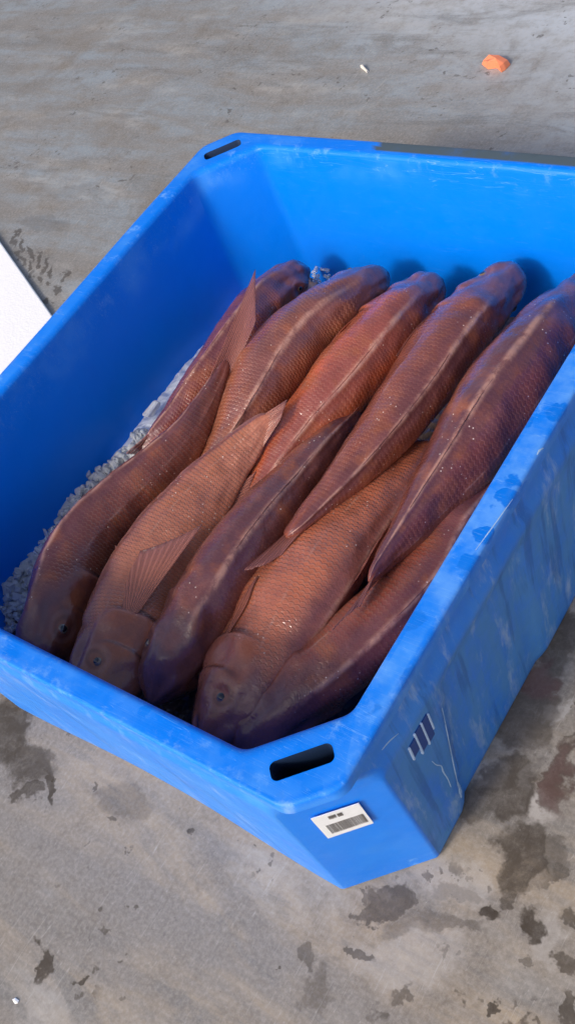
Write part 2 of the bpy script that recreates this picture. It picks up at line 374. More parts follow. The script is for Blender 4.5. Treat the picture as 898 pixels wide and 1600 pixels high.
# scratches gouged into the right wall, pale where the plastic is torn
from mathutils.bvhtree import BVHTree
_me = body.data; BV = BVHTree.FromPolygons([v.co[:] for v in _me.vertices], [tuple(p.vertices) for p in _me.polygons])
pale = NT("scratched_plastic", .6).out(Base_Color=(.38, .56, .78))
def scratch(pts, wpx):
    P = catmull(np.array([(x, y, 0., 0.) for x, y in pts]), 26); V = []
    for i in range(26):
        a, b = P[max(0, i - 1)], P[min(25, i + 1)]; d = nrmz((b - a)[:2]); n_ = np.array([-d[1], d[0]]); hw = wpx * (.35 + .65 * math.sin(math.pi * (i + .5) / 26)) * (1 + .5 * noise.noise(Vector((i * .7, wpx, 0))))
        for sg in (-1, 0, 1):
            x, y = P[i][0] + n_[0] * hw * sg, P[i][1] + n_[1] * hw * sg
            h = BV.ray_cast(Vector(CAM_POS), Vector(ray(x, y)).normalized())
            if h[0] is None: return
            V.append(np.array(h[0]) + np.array(h[1]) * (.0007 if sg == 0 else .0001))
    mesh_obj("scratch_mark", V, grid_faces(26, 3), pale, root)
scratch([(674, 1189), (681, 1195), (689, 1197), (692, 1206), (699, 1217), (704, 1230)], 1.3)
scratch([(690, 1106), (697, 1140), (706, 1185), (713, 1218), (719, 1244)], 1.1)
scratch([(714, 1222), (718, 1234), (720, 1246)], 2.6)
scratch([(838, 711), (842, 704), (848, 700)], 1.6)
scratch([(742, 860), (770, 822), (800, 780)], .8)
scratch([(596, 1172), (608, 1158), (622, 1146)], 1.0)
# barcode sticker on the chamfered corner
ring_t, _ = octagon(AT, BT, CT, .01, H - .075); ring_b, _ = octagon(.446, .5225, .099, .01, .006)
Pc = np.array([AT - CT / 2, -BT + CT / 2, H - .075]); Pb = np.array([.446 - .0495, -.5225 + .0495, .006]); dn = Pb - Pc
nrm = np.cross(np.array([1., 1., 0]), dn); nrm /= np.linalg.norm(nrm); nrm = nrm if nrm[0] > 0 else -nrm
Pl = Pc + nrm * .0035
q = [on_plane(x, y, Pl, nrm) for x, y in ((485, 1279), (512, 1309), (583, 1285), (560, 1254.5))]   # tl, bl, br, tr
def bil(u, v): return (1 - u) * ((1 - v) * q[1] + v * q[0]) + u * ((1 - v) * q[2] + v * q[3])
def sheet(name, rects, mat, parent, off, th=.0003):
    V = []; Fc = []
    for (u0, u1, v0, v1) in rects:
        b0 = len(V)
        lo = [bil(u0, v0) + nrm * (off - th), bil(u1, v0) + nrm * (off - th), bil(u1, v1) + nrm * (off - th), bil(u0, v1) + nrm * (off - th)]
        hi = [p + nrm * th for p in lo]; V += lo + hi
        Fc += [tuple(b0 + i for i in f) for f in ((0, 3, 2, 1), (4, 5, 6, 7), (0, 1, 5, 4), (1, 2, 6, 5), (2, 3, 7, 6), (3, 0, 4, 7))]
    return mesh_obj(name, V, Fc, mat, parent, False)
g = NT("sticker_paper", .55); g.out(Base_Color=g.mix(g.noise(g.pos(), 150, 3), (.80, .83, .86), (.70, .72, .73)))
st = sheet("barcode_label", [(0, 1, 0, 1)], g.m, root, .001, .0012); st['label'] = "white paper label with grey barcode stuck on the corner of the bin"
ink = NT("grey_ink", .6).out(Base_Color=(.13, .115, .10))
bars = []; u = .15
rb = random.Random(4)
while u < .93:
    wb = rb.choice((.010, .016, .026)); bars.append((u, u + wb, .16, .56)); u += wb + rb.choice((.012, .018, .026))
sheet("barcode_bars", bars, ink, st, .0016)
txt = []; u = .31
for wl in (.022, .026, .02, .026, .024):
    txt += [(u, u + .006, .76, .90), (u + wl - .006, u + wl, .76, .90), (u, u + wl, .82, .85), (u, u + wl, .885, .90)]; u += wl + .008
u += .03
for wl in (.03, .026, .03):
    txt += [(u, u + .009, .76, .90), (u + wl - .008, u + wl, .76, .90), (u, u + wl, .76, .785), (u, u + wl, .83, .86)]; u += wl + .007
sheet("printed_words", txt, ink, st, .0016)

def smooth(x, a, b):
    t = min(1, max(0, (x - a) / (b - a))); return t * t * (3 - 2 * t)
# ------------------------------------------------------------------ ice
def ice_material():
    g = NT("crushed_ice", .04); P = g.pos()
    nn = g.noise(P, 140, 3, .6)
    col = g.mix(g.noise(P, 60, 2), (.88, .94, .97), (1, 1, 1))
    return g.out(Base_Color=col, Roughness=g.ramp(nn, .3, .7, .02, .16), IOR=1.31, Transmission_Weight=.6, Normal=g.bump(nn, .6, .003))
ICE = ice_material()
g = NT("packed_ice", .25); P = g.pos(); _x = g.n('SeparateXYZ'); g.put(_x.inputs[0], P); PKX = g.ramp(g.math('ADD', _x.outputs[0], g.math('MULTIPLY', g.noise(P, 12, 3), .08)), -.345, -.315); g.out(Base_Color=g.mix(g.ramp(g.n('SeparateXYZ').outputs[0], 0, 1) if 0 else PKX, g.mix(g.noise(P, 50, 4), (.72, .80, .86), (.94, .96, .98)), g.mix(g.noise(P, 40, 4), (.10, .07, .065), (.22, .16, .15))), Roughness=.2, Subsurface_Weight=.0, Normal=g.bump(g.vor(P, 70), .9, .006))  # away from the left strip, shade between the fish is painted dark
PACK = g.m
def chunk(sx_, sy_, sz_, seed):
    r = random.Random(seed); bm = bmesh.new(); bmesh.ops.create_cube(bm, size=1)
    for v in bm.verts: v.co = Vector((v.co.x * sx_ * r.uniform(.6, 1.1), v.co.y * sy_ * r.uniform(.6, 1.1), v.co.z * sz_ * r.uniform(.6, 1.1))) + Vector((r.uniform(-1, 1), r.uniform(-1, 1), r.uniform(-1, 1))) * .12 * sx_
    bmesh.ops.bevel(bm, geom=list(bm.edges), offset=min(sx_, sy_, sz_) * .16, segments=1, affect='EDGES')
    me = bpy.data.meshes.new("ice_piece"); bm.to_mesh(me); bm.free(); me.materials.append(ICE); return me
ICEZ = H - .245
# packed bed under the fish
nx, ny = 90, 100
X = np.linspace(-.414, .414, nx); Y = np.linspace(-.484, .484, ny); V = []
for x in X:
    for y in Y:
        cx_ = max(0, abs(x) + abs(y) - (.414 + .484 - .10)); s = 1
        if cx_ > 0: x2 = x - math.copysign(cx_ / 2, x); y2 = y - math.copysign(cx_ / 2, y)
        else: x2, y2 = x, y
        nz = noise.fractal(Vector((x2 * 26, y2 * 26, 0)), 1, 2, 3) * .007 + noise.noise(Vector((x2 * 5, y2 * 5, 2))) * .01
        V.append((x2 * .995, y2 * .995, ICEZ - .012 - .05 * smooth(x2, -.36, -.28) + nz))
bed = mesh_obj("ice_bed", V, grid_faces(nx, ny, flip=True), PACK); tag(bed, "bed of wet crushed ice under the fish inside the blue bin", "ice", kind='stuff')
pcs = [chunk(random.uniform(.012, .02), random.uniform(.009, .016), random.uniform(.006, .012), k) for k in range(8)]
def ice_line(px, py, z): return at(px, py, z)
edge = [(2, 925), (20, 895), (45, 868), (62, 842), (80, 812), (100, 786), (122, 762), (145, 738), (170, 722), (190, 706), (205, 690), (212, 672)]
# small chips: one joined mass filling the strip
bmI = bmesh.new()
for k in range(560):
    i = random.uniform(0, len(edge) - 1.001); a = int(i); t = i - a
    px = edge[a][0] * (1 - t) + edge[a + 1][0] * t; py = edge[a][1] * (1 - t) + edge[a + 1][1] * t
    dd = random.random() ** .8 * 62; px += dd * .86 + 3; py += dd * .55 + random.uniform(-6, 6)
    c = at(px, py, ICEZ - random.uniform(.0, .02) * (1 if dd > 10 else .3))
    tmp = chunk(random.uniform(.013, .029), random.uniform(.010, .020), random.uniform(.007, .014), k + 100)
    Mx = Matrix.Translation(c) @ Matrix.Rotation(random.uniform(0, 6.3), 4, Vector((random.uniform(-1, 1), random.uniform(-1, 1), random.uniform(-1, 1))).normalized())
    tmp.transform(Mx); bmI.from_mesh(tmp); bpy.data.meshes.remove(tmp)
for (x0, x1, y0, y1, nn_) in ((0, 42, 905, 985, 200), (490, 514, 418, 440, 14)):
    for k in range(nn_):
        c = at(random.uniform(x0, x1), random.uniform(y0, y1), ICEZ - random.uniform(0, .02))
        tmp = chunk(random.uniform(.006, .013), random.uniform(.005, .010), random.uniform(.004, .008), k + 3000)
        tmp.transform(Matrix.Translation(c) @ Matrix.Rotation(random.uniform(0, 6.3), 4, Vector((random.random(), random.random(), random.random())).normalized()))
        bmI.from_mesh(tmp); bpy.data.meshes.remove(tmp)
mi = bpy.data.meshes.new("ice_chips"); bmI.to_mesh(mi); bmI.free(); mi.materials.append(ICE)
oi = bpy.data.objects.new("ice_chips", mi); COL.objects.link(oi); tag(oi, "small clear ice chips packed between the fish and the left bin wall", "ice", kind='stuff')
for k in range(30):
    i = k / 30 * (len(edge) - 1); a = int(i); t = i - a
    px = edge[a][0] * (1 - t) + edge[a + 1][0] * t + random.uniform(2, 16); py = edge[a][1] * (1 - t) + edge[a + 1][1] * t + random.uniform(-2, 10)
    o = bpy.data.objects.new("ice_chunk", pcs[k % 8]); COL.objects.link(o)
    o.location = at(px, py, ICEZ + .002); o.rotation_euler = [random.uniform(0, 6.3) for _ in range(3)]
    tag(o, "small clear ice chunk lying loose along the left inner wall of the bin", "ice chunk", "loose ice chunks along the left bin wall")
o = bpy.data.objects.new("ice_chunk", chunk(.023, .040, .02, 77)); COL.objects.link(o)
o.location = at(237, 640, ICEZ + .008); o.rotation_euler = (R_(20), R_(10), R_(-8))
tag(o, "largest squarish ice chunk, highest up along the left bin wall", "ice chunk", "loose ice chunks along the left bin wall")

# ------------------------------------------------------------------ fish
def fish_material():
    g = NT("wet_fish_skin", .34); A = g.n('UVMap', uv_map='UVMap').outputs[0]; P = g.obj()
    s = g.n('SeparateXYZ'); g.put(s.inputs[0], A); u = s.outputs[0]; vs_ = s.outputs[1]
    t = g.math('ABSOLUTE', vs_)                      # 0 back .. 1 belly
    tint = g.n('ObjectInfo').outputs['Color']; rnd = g.n('ObjectInfo').outputs['Alpha']
    N = g.noise(P, 9, 4, .6); N2 = g.noise(P, 34, 5, .65); N3 = g.noise(P, 120, 3, .6); blotch = g.noise(g.mapping(A, (7, 2.4, 1)), 1.6, 5, .65, .4)
    # scale rows
    XS = g.math('ADD', g.math('MULTIPLY', u, 88), g.math('MULTIPLY', g.noise(P, 20, 2), .8))
    row = g.math('FLOOR', XS)
    YS = g.math('ADD', g.math('MULTIPLY', vs_, 24), g.math('MULTIPLY', g.math('MODULO', row, 2), .5))
    fy = g.math('SUBTRACT', g.math('FRACT', YS), .5)
    fx = g.math('FRACT', XS)
    arc = g.math('ADD', fx, g.math('MULTIPLY', g.math('MULTIPLY', fy, fy), 1.6))
    edge_ = g.ramp(g.math('ABSOLUTE', g.math('SUBTRACT', arc, .72)), .0, .30)      # 0 on the free edge of a scale
    line = g.math('SUBTRACT', 1., edge_)
    dome = g.math('SUBTRACT', 1., g.math('ABSOLUTE', g.math('SUBTRACT', arc, .45)), clamp=True)
    gill = g.math('ADD', g.math('MULTIPLY', g.math('POWER', g.math('ABSOLUTE', g.math('SUBTRACT', t, .5)), 2.), -.25), .275)
    body = g.ramp(g.math('ADD', g.math('SUBTRACT', u, g.math('SUBTRACT', gill, g.ramp(t, .45, .1, 0, .06))), g.math('MULTIPLY', g.math('SUBTRACT', N2, .5), .12)), -.03, .03)
    scm = g.math('MULTIPLY', body, g.ramp(t, .08, .22, .35, 1)); scm = g.math('MULTIPLY', scm, g.ramp(u, .99, .90))
    scm = g.math('MULTIPLY', scm, g.ramp(N, .30, .55, .45, 1))
    # colours
    col = g.mix(g.ramp(N, .3, .7), tint, g.mix(.22, tint, (.46, .12, .06)))
    back = g.ramp(g.math('ADD', t, g.math('MULTIPLY', g.math('SUBTRACT', N, .5), .35)), .27, .10)
    col = g.mix(g.math('MULTIPLY', back, .58), col, (.105, .048, .068))
    belly = g.ramp(g.math('ADD', t, g.math('MULTIPLY', g.math('SUBTRACT', N2, .5), .2)), .60, .95)
    col = g.mix(g.math('MULTIPLY', belly, .45), col, (.42, .16, .11))
    col = g.mix(g.ramp(N2, .44, .70, 0, .6), col, g.mix(.55, col, (.09, .022, .02)))
    col = g.mix(g.ramp(g.noise(P, 17, 4, .6), .50, .70, 0, .5), col, (.42, .13, .05))
    headm = g.math('SUBTRACT', 1., body)
    hc = g.mix(g.ramp(N2, .35, .68), (.30, .105, .075), (.10, .036, .050)); hc = g.mix(.5, hc, tint)
    hc = g.mix(g.math('MULTIPLY', g.ramp(g.noise(P, 13, 3), .5, .65), .6), hc, (.42, .12, .045))
    col = g.mix(g.math('MULTIPLY', headm, .9), col, hc)
    sn = g.ramp(u, .10, .01); col = g.mix(g.math('MULTIPLY', sn, .35), col, (.09, .045, .07))
    fore = g.math('MULTIPLY', g.math('MULTIPLY', g.ramp(t, .34, .22), headm), g.ramp(u, .01, .06)); col = g.mix(g.math('MULTIPLY', fore, .42), col, (.15, .085, .12))
    du = g.math('MULTIPLY', g.math('SUBTRACT', u, .130), 3.4); dt = g.math('SUBTRACT', t, .38)
    de = g.math('SQRT', g.math('ADD', g.math('MULTIPLY', du, du), g.math('MULTIPLY', dt, dt)))
    col = g.mix(g.math('MULTIPLY', g.ramp(g.math('ABSOLUTE', g.math('SUBTRACT', de, .115)), .035, .005), .14), col, (.50, .32, .28))
    col = g.mix(g.math('MULTIPLY', g.ramp(g.math('ABSOLUTE', g.math('SUBTRACT', de, .070)), .028, .004), .3), col, (.05, .025, .035))
    mo = g.math('MULTIPLY', g.ramp(g.math('ABSOLUTE', g.math('SUBTRACT', t, .60)), .035, .008), g.ramp(u, .085, .065)); col = g.mix(g.math('MULTIPLY', mo, .8), col, (.035, .015, .02))
    chk = g.math('MULTIPLY', g.ramp(g.math('ABSOLUTE', g.math('SUBTRACT', u, .185)), .07, .0), g.ramp(g.math('ABSOLUTE', g.math('SUBTRACT', t, .55)), .2, .02)); col = g.mix(g.math('MULTIPLY', chk, .5), col, (.52, .16, .07))
    pre = g.ramp(g.math('ABSOLUTE', g.math('SUBTRACT', g.math('SUBTRACT', g.math('ADD', u, g.math('MULTIPLY', g.math('POWER', g.math('ABSOLUTE', g.math('SUBTRACT', t, .5)), 2.), .35)), .185), .0)), .009, .001); pre = g.math('MULTIPLY', pre, g.ramp(t, .3, .45)); col = g.mix(g.math('MULTIPLY', pre, .5), col, (.08, .03, .035))
    gd_ = g.math('MULTIPLY', g.ramp(g.math('ABSOLUTE', g.math('SUBTRACT', g.math('SUBTRACT', u, gill), .010)), .010, .002), g.ramp(t, .3, .5)); col = g.mix(g.math('MULTIPLY', gd_, .75), col, (.05, .02, .022))
    ge = g.ramp(g.math('ABSOLUTE', g.math('SUBTRACT', g.math('SUBTRACT', u, gill), -.006)), .006, .0); ge = g.math('MULTIPLY', ge, g.ramp(t, .3, .5)); col = g.mix(g.math('MULTIPLY', ge, .35), col, (.50, .24, .2))
    scm = g.math('MULTIPLY', scm, rnd)
    col = g.mix(g.math('MULTIPLY', g.math('MULTIPLY', line, scm), .40), col, g.mix(.7, col, (.03, .012, .01)))
    pe = g.ramp(g.math('ABSOLUTE', g.math('SUBTRACT', arc, .52)), .14, .02); col = g.mix(g.math('MULTIPLY', g.math('MULTIPLY', pe, scm), .26), col, g.mix(.6, col, (.80, .44, .32)))
    dot = g.math('MULTIPLY', scm, g.ramp(dome, .80, .97)); col = g.mix(g.math('MULTIPLY', dot, .24), col, (.55, .33, .24))
    col = g.mix(g.ramp(blotch, .52, .74, 0, .45), col, g.mix(.5, col, (.55, .21, .13))); col = g.mix(g.ramp(blotch, .46, .28, 0, .38), col, g.mix(.6, col, (.07, .025, .035)))
    # lateral line
    ll = g.ramp(g.math('ABSOLUTE', g.math('SUBTRACT', t, g.math('ADD', .27, g.math('MULTIPLY', u, .16)))), .013, .002)
    ll = g.math('MULTIPLY', ll, body); col = g.mix(g.math('MULTIPLY', ll, g.ramp(N2, .42, .65, .03, .35)), col, (.52, .30, .24))
    rd = g.math('MULTIPLY', g.ramp(t, .055, .006), g.ramp(N2, .34, .60, .12, .8)); rd = g.math('MULTIPLY', rd, g.ramp(u, .12, .3)); col = g.mix(rd, col, (.50, .28, .22))
    gl = g.noise(g.mapping(A, (3.2, 2.2, 1)), 2.2, 4, .6); col = g.mix(g.ramp(gl, .50, .72, 0, .5), col, g.mix(.6, col, (.11, .05, .07)))
    # wet glints on the scales, painted as pale specks
    sp = g.math('MULTIPLY', g.ramp(g.vor(P, 110), .15, .05), g.ramp(g.noise(P, 14, 3), .50, .60)); sp = g.math('MULTIPLY', sp, body)
    col = g.mix(g.math('MULTIPLY', sp, .9), col, (.92, .78, .68))
    h = g.math('MULTIPLY', g.math('MULTIPLY', edge_, scm), 1.0)
    h = g.math('ADD', h, g.math('MULTIPLY', dome, g.math('MULTIPLY', scm, .5)))
    b1 = g.bump(h, .36, .0014); b2 = g.bump(g.math('ADD', N2, g.math('MULTIPLY', N3, .3)), .28, .006, b1); b3 = g.bump(g.math('ADD', g.math('MULTIPLY', N2, .7), g.math('MULTIPLY', N3, .35)), .38, .006, g.bump(h, .42, .0016))
    rough = g.ramp(N2, .3, .7, .20, .44); rough = g.math('SUBTRACT', rough, g.math('MULTIPLY', sp, .15))
    return g.out(Base_Color=col, Roughness=rough, Normal=b2, Coat_Weight=.9, Coat_Roughness=.11, Coat_Normal=b3, Specular_IOR_Level=.22,
                 Subsurface_Weight=.06, Subsurface_Radius=(.01, .004, .002), Subsurface_Scale=.4)
SKIN = fish_material()
def fin_material():
    g = NT("fin_membrane", .38); A = g.n('UVMap', uv_map='UVMap').outputs[0]
    s = g.n('SeparateXYZ'); g.put(s.inputs[0], A); tint = g.n('ObjectInfo').outputs['Color']
    ray_ = g.math('ABSOLUTE', g.math('SINE', g.math('MULTIPLY', s.outputs[1], 40.)))
    col = g.mix(g.ramp(ray_, 0, .9, 0, .35), g.mix(.5, tint, (.46, .18, .14)), g.mix(.4, tint, (.20, .075, .075)))
    col = g.mix(g.ramp(s.outputs[0], .5, 1., 0, .4), col, (.22, .10, .12))
    return g.out(Base_Color=col, Alpha=g.ramp(ray_, 0, .9, .9, .52), Roughness=.36, Normal=g.bump(ray_, .5, .001), Coat_Weight=.4, Coat_Roughness=.15)
FIN = fin_material()
EYE = NT("eye_iris", .12); EYE.out(Base_Color=(.22, .15, .10), Coat_Weight=1., Coat_Roughness=.03); EYE = EYE.m
PUP = NT("eye_pupil", .05); PUP.out(Base_Color=(.008, .01, .02), Coat_Weight=1., Coat_Roughness=.02); PUP = PUP.m
LIP = NT("lip_skin", .35); LIP.out(Base_Color=(.20, .08, .085), Coat_Weight=.4); LIP = LIP.m

def smooth(x, a, b):
    t = min(1, max(0, (x - a) / (b - a))); return t * t * (3 - 2 * t)

def uv_obj(name, V, F, UV, mat, parent, color):
    o = mesh_obj(name, V, F, mat, parent); l = o.data.uv_layers.new(name='UVMap')
    idx = np.empty(len(o.data.loops), int); o.data.loops.foreach_get('vertex_index', idx)
    l.data.foreach_set('uv', np.asarray(UV, float)[idx].ravel()); o.color = (*color[:3], color[3] if len(color) > 3 else 1.); return o

def make_fish(label, st, roll, tint, tail=None, seed=0, k_=.66, pect=None, hd=1.):
    """st: stations (px, py, half width px, z below rim) from snout to tail root; roll: degrees the back leans to the photo's left"""
    rnd = random.Random(seed); NR, NCc = 190, 72
    W = []
    for (x, y, hw, dz) in st:
        c = at(x, y, H + dz); W.append((*c, hw * np.dot(c - CAM_POS, -M3[:, 2]) / F_PX))
    S = catmull(W, NR); C = S[:, :3]; HW = np.maximum(S[:, 3], .002)
    L = np.linalg.norm(np.diff(C, axis=0), axis=1).sum()
    base = C[int(NR * .45)].copy(); base[2] = C[:, 2].min() - .03
    rt = empty("fish", base, label, "fish", "reddish brown fish packed in the bin")
    T = np.gradient(C, axis=0); fr = []
    vs_ = []; UV = []
    left = -M3[:, 0]
    for i in range(NR):
        u = i / (NR - 1); t_ = nrmz(T[i]); up = nrmz(np.array([0, 0, 1.]) - t_[2] * t_)
        sd_ = np.cross(t_, up); sgn = 1 if np.dot(sd_, left) > 0 else -1; sd_ = sd_ * sgn
        ph = R_(roll[0] + (roll[1] - roll[0]) * u)
        D = math.cos(ph) * up + math.sin(ph) * sd_; Lr = np.cross(t_, D)
        view = nrmz(C[i] - CAM_POS); n_ = nrmz(np.cross(t_, view))
        kk = k_ + .12 * (1 - smooth(u, .05, .3)) - .16 * smooth(u, .6, 1.)
        a = HW[i] / math.sqrt(np.dot(D, n_) ** 2 + (kk * np.dot(Lr, n_)) ** 2); b = kk * a
        e = 1.; 
        if u < .07: e = math.sqrt(max(0, 1 - (1 - u / .07) ** 2)) * .82 + .18 * smooth(u, 0, .07)
        if u < .004: e = .02
        if u > .965: e = math.sqrt(max(.0004, 1 - ((u - .965) / .035) ** 2))
        a *= e; b *= e
        fr.append((C[i], t_, D, Lr, a, b))
    ph1, ph2, ph3 = [rnd.uniform(0, 6.28) for _ in range(3)]
    for i, (c, t_, D, Lr, a, b) in enumerate(fr):
        u = i / (NR - 1)
        for j in range(NCc):
            th = 2 * math.pi * j / NCc; s = th / math.pi; s = s if s <= 1 else s - 2; t = abs(s)
            ct, sn = math.cos(th), math.sin(th)
            pa = a * (1.0 + .05 * (abs(ct) ** 3)) * ct; pw = .92 + .16 * (1 - smooth(t, .0, .42)) * smooth(u, .06, .2); pb = b * math.copysign(abs(sn) ** pw, sn)
            rr = 0.
            ug = .275 - .25 * (t - .5) ** 2
            rr += hd * .0042 * smooth(u, ug - .09, ug - .004) * (1 - smooth(u, ug - .002, ug + .006)) * smooth(t, .25, .5) * (1 - smooth(t, .85, 1.))
            up_ = .185 - .35 * (t - .5) ** 2
            rr += hd * .0030 * smooth(u, up_ - .05, up_ - .004) * (1 - smooth(u, up_ - .002, up_ + .006)) * smooth(t, .32, .48) * (1 - smooth(t, .8, .95))
            rr -= .0038 * math.exp(-((t - (.60 + .9 * max(0, .03 - u))) / .028) ** 2) * (1 - smooth(u, .055, .085))      # mouth
            rr -= .0030 * math.exp(-((u - .130) / .022) ** 2 - ((t - .38) / .085) ** 2)          # eye socket
            rr -= .0016 * math.exp(-((u - .06) / .008) ** 2 - ((t - .30) / .04) ** 2)          # nostril
            tl = .27 + .16 * u; rr += .0009 * math.exp(-((t - tl) / .014) ** 2) * smooth(u, .27, .32) * (1 - smooth(u, .9, 1))
            rr += .0022 * math.exp(-(t / .045) ** 2) * smooth(u, .1, .3)                         # ridge of the back
            rr -= .0009 * math.exp(-((t - .085) / .035) ** 2) * smooth(u, .28, .36) * (1 - smooth(u, .85, .95))
            nv = noise.noise(Vector((u * 9 + ph1, ct * 1.3 + ph2, sn * 1.3 + ph3))) * .0034 + noise.noise(Vector((u * 26 + ph2, ct * 3 + ph3, sn * 3))) * .0012
            hm = (1 - smooth(u, .24, .34)); nv += hm * (noise.noise(Vector((u * 15 + ph3, ct * 2.1 + ph1, sn * 2.1))) * .0052 - .004 * math.exp(-((t - .20) / .06) ** 2) * smooth(u, .04, .09) * (1 - smooth(u, .16, .24)))
            nv *= min(1, a / .03)
            p = c + D * pa + Lr * pb; dr = nrmz(D * pa + Lr * pb) if a > 1e-4 else D
            vs_.append(p + dr * (rr * min(1, a / .02) + nv)); UV.append((u, s))
    # seam: duplicate column so V runs cleanly
    Vn = []; Un = []
    for i in range(NR):
        for j in range(NCc + 1):
            jj = j % NCc; Vn.append(vs_[i * NCc + jj]); s = 2 * j / NCc
            Un.append((i / (NR - 1), s))
    # V as 0..2 ; the material folds it: remap to -1..1 about the back with a clean seam on the belly
    order = [(j + NCc // 2) % NCc for j in range(NCc)] + [NCc // 2]
    Vn = []; Un = []
    for i in range(NR):
        for q_, jj in enumerate(order):
            Vn.append(vs_[i * NCc + jj]); Un.append((i / (NR - 1), -1 + 2 * q_ / NCc))
    nC = NCc + 1; F = grid_faces(NR, nC)
    F.append(tuple(range(nC))[::-1]); F.append(tuple((NR - 1) * nC + k for k in range(nC)))
    ob = uv_obj("body", Vn, F, Un, SKIN, rt, tint)
    bmb = bmesh.new(); bmb.from_mesh(ob.data); bmesh.ops.remove_doubles(bmb, verts=bmb.verts, dist=1e-6); bmesh.ops.recalc_face_normals(bmb, faces=bmb.faces)
    bmb.to_mesh(ob.data); bmb.free()
    def surf(u, t, side, off=0.):
        i = min(NR - 1, int(u * (NR - 1))); j = int(round((t * side) / 2 * NCc)) % NCc
        c = fr[i][0]; p = vs_[i * NCc + j]; d = nrmz(p - c); return p + d * off, d, fr[i]
    # eyes
    er = .0084 * L / .62
    for side in (1, -1):
        p, d, f = surf(.130, .38, side, -er * .42)
        q_ = Vector(d).to_track_quat('Z', 'Y').to_matrix()
        def cap(R, zsc, n1=10, n2=20, lim=math.pi / 2):
            V = []; 
            for a_ in range(n1 + 1):
                for b_ in range(n2):
                    th = lim * a_ / n1; ph = 2 * math.pi * b_ / n2
                    V.append(p + np.array(q_ @ Vector((R * math.sin(th) * math.cos(ph), R * math.sin(th) * math.sin(ph), R * zsc * math.cos(th)))))
            return V, grid_faces(n1 + 1, n2, wrap=True)
        V, F = cap(er, .72); eo = mesh_obj("eye", V, F, EYE, rt)
        V, F = cap(er * 1.02, .735, lim=.62); mesh_obj("pupil", V, F, PUP, eo)
    # fins: strips of rays, thickened
    def fin(name, root_pts, tip_pts, nu=14, wav=.0012, par=rt):
        Rr = catmull(root_pts, 30); Tt = catmull(tip_pts, 30); V = []; UVf = []
        nn_ = nrmz(np.cross(Rr[-1] - Rr[0], Tt[15] - Rr[15]))
        for a_ in range(nu):
            s = a_ / (nu - 1)
            for b_ in range(30):
                v = b_ / 29
                V.append(Rr[b_] * (1 - s) + Tt[b_] * s + nn_ * wav * s * (math.sin(v * 38) * .6 + noise.noise(Vector((v * 4, s * 3, seed))) * 3)); UVf.append((s, v))
        o = uv_obj(name, V, grid_faces(nu, 30), UVf, FIN, par, tint)
        m = o.modifiers.new("thickness", 'SOLIDIFY'); m.thickness = .0009; m.offset = 0; return o
    rp = []; tp = []
    for k in range(12):       # folded dorsal fin lying back along the ridge
        u = .31 + .50 * k / 11; p, d, f = surf(u, 0, 1, -.002); hgt = .0022 * math.sin(math.pi * min(1, (k + 1.3) / 12.5)) * (1.15 if k % 2 else .9)
        rp.append(p); tp.append(p + nrmz(f[2] + .9 * f[3] * (1 if seed % 2 else -1)) * hgt + f[1] * .010)
    fin("dorsal_fin", rp, tp, 6, .0004)
    rp = []; tp = []
    for k in range(6):
        u = .66 + .14 * k / 5; p, d, f = surf(u, 1, 1, -.002); rp.append(p); tp.append(p - f[2] * (.018 * (1 - k / 7)) + f[1] * .026)
    fin("anal_fin", rp, tp, 6, .0005)
    for side in (1, -1):
        p, d, f = surf(.285, .55, side, 0); face = np.dot(d, CAM_POS - p) > 0
        if pect and face:
            p0, d0, _f = surf(.262, .46, side, -.001); p1, d1, _f = surf(.272, .56, side, -.001)
            fin("pectoral_fin", [p0 * (1 - k / 4) + p1 * k / 4 for k in range(5)], list(catmull([at(x, y, H + z_) for (x, y, z_) in pect], 5)), 14, .0008)
            continue
        NA = 12; V = []; UVf = []
        for a_ in range(NA):
            s_ = a_ / (NA - 1)
            for b_ in range(13):
                v = b_ / 12; half = .006 + .040 * math.sin(math.pi * min(1, s_ * .9 + .12) * .62) * (1 - .75 * smooth(s_, .55, 1.))
                p, d, f = surf(.272 + .15 * s_ * (1 - .25 * abs(v - .3)), .60 + (v - .5) * 2 * half, side, 0)
                i0 = (.272 + .15 * s_ * (1 - .25 * abs(v - .3))) * (NR - 1); ia = int(i0); fa = i0 - ia
                th = math.pi * (.60 + (v - .5) * 2 * half) * side; f0, f1 = fr[ia], fr[ia + 1]
                cc = f0[0] * (1 - fa) + f1[0] * fa; aa = f0[4] * (1 - fa) + f1[4] * fa; bb = f0[5] * (1 - fa) + f1[5] * fa
                o_ = f0[2] * aa * math.cos(th) + f0[3] * bb * math.sin(th); V.append(cc + o_ + nrmz(o_) * (.0028 + .0006 * math.sin(v * 30))); UVf.append((s_, v * .6))
        o = uv_obj("pectoral_fin", V, grid_faces(NA, 13), UVf, FIN, rt, tint); m = o.modifiers.new("thickness", 'SOLIDIFY'); m.thickness = .0009; m.offset = 0
    # tail fin
    c, t_, D, Lr, a, b = fr[-20]
    if tail: tips = [at(x, y, H + z_) for (x, y, z_) in tail]
    else: tips = [c + t_ * .065 + D * .038, c + t_ * .040, c + t_ * .062 - D * .036]
    r0 = c + D * a * .96; r1 = c - D * a * .96
    if np.linalg.norm(tips[0] - r0) + np.linalg.norm(tips[-1] - r1) > np.linalg.norm(tips[0] - r1) + np.linalg.norm(tips[-1] - r0): r0, r1 = r1, r0
    tl_ = [tips[0], .5 * (tips[0] + tips[1]) , tips[1], .5 * (tips[-1] + tips[1]), tips[-1]] if len(tips) == 3 else tips
    fin("tail_fin", [r0 * (1 - k / 4) + r1 * k / 4 + t_ * .012 * math.sin(math.pi * k / 4) for k in range(5)], tl_, 16, .0007)
    return rt

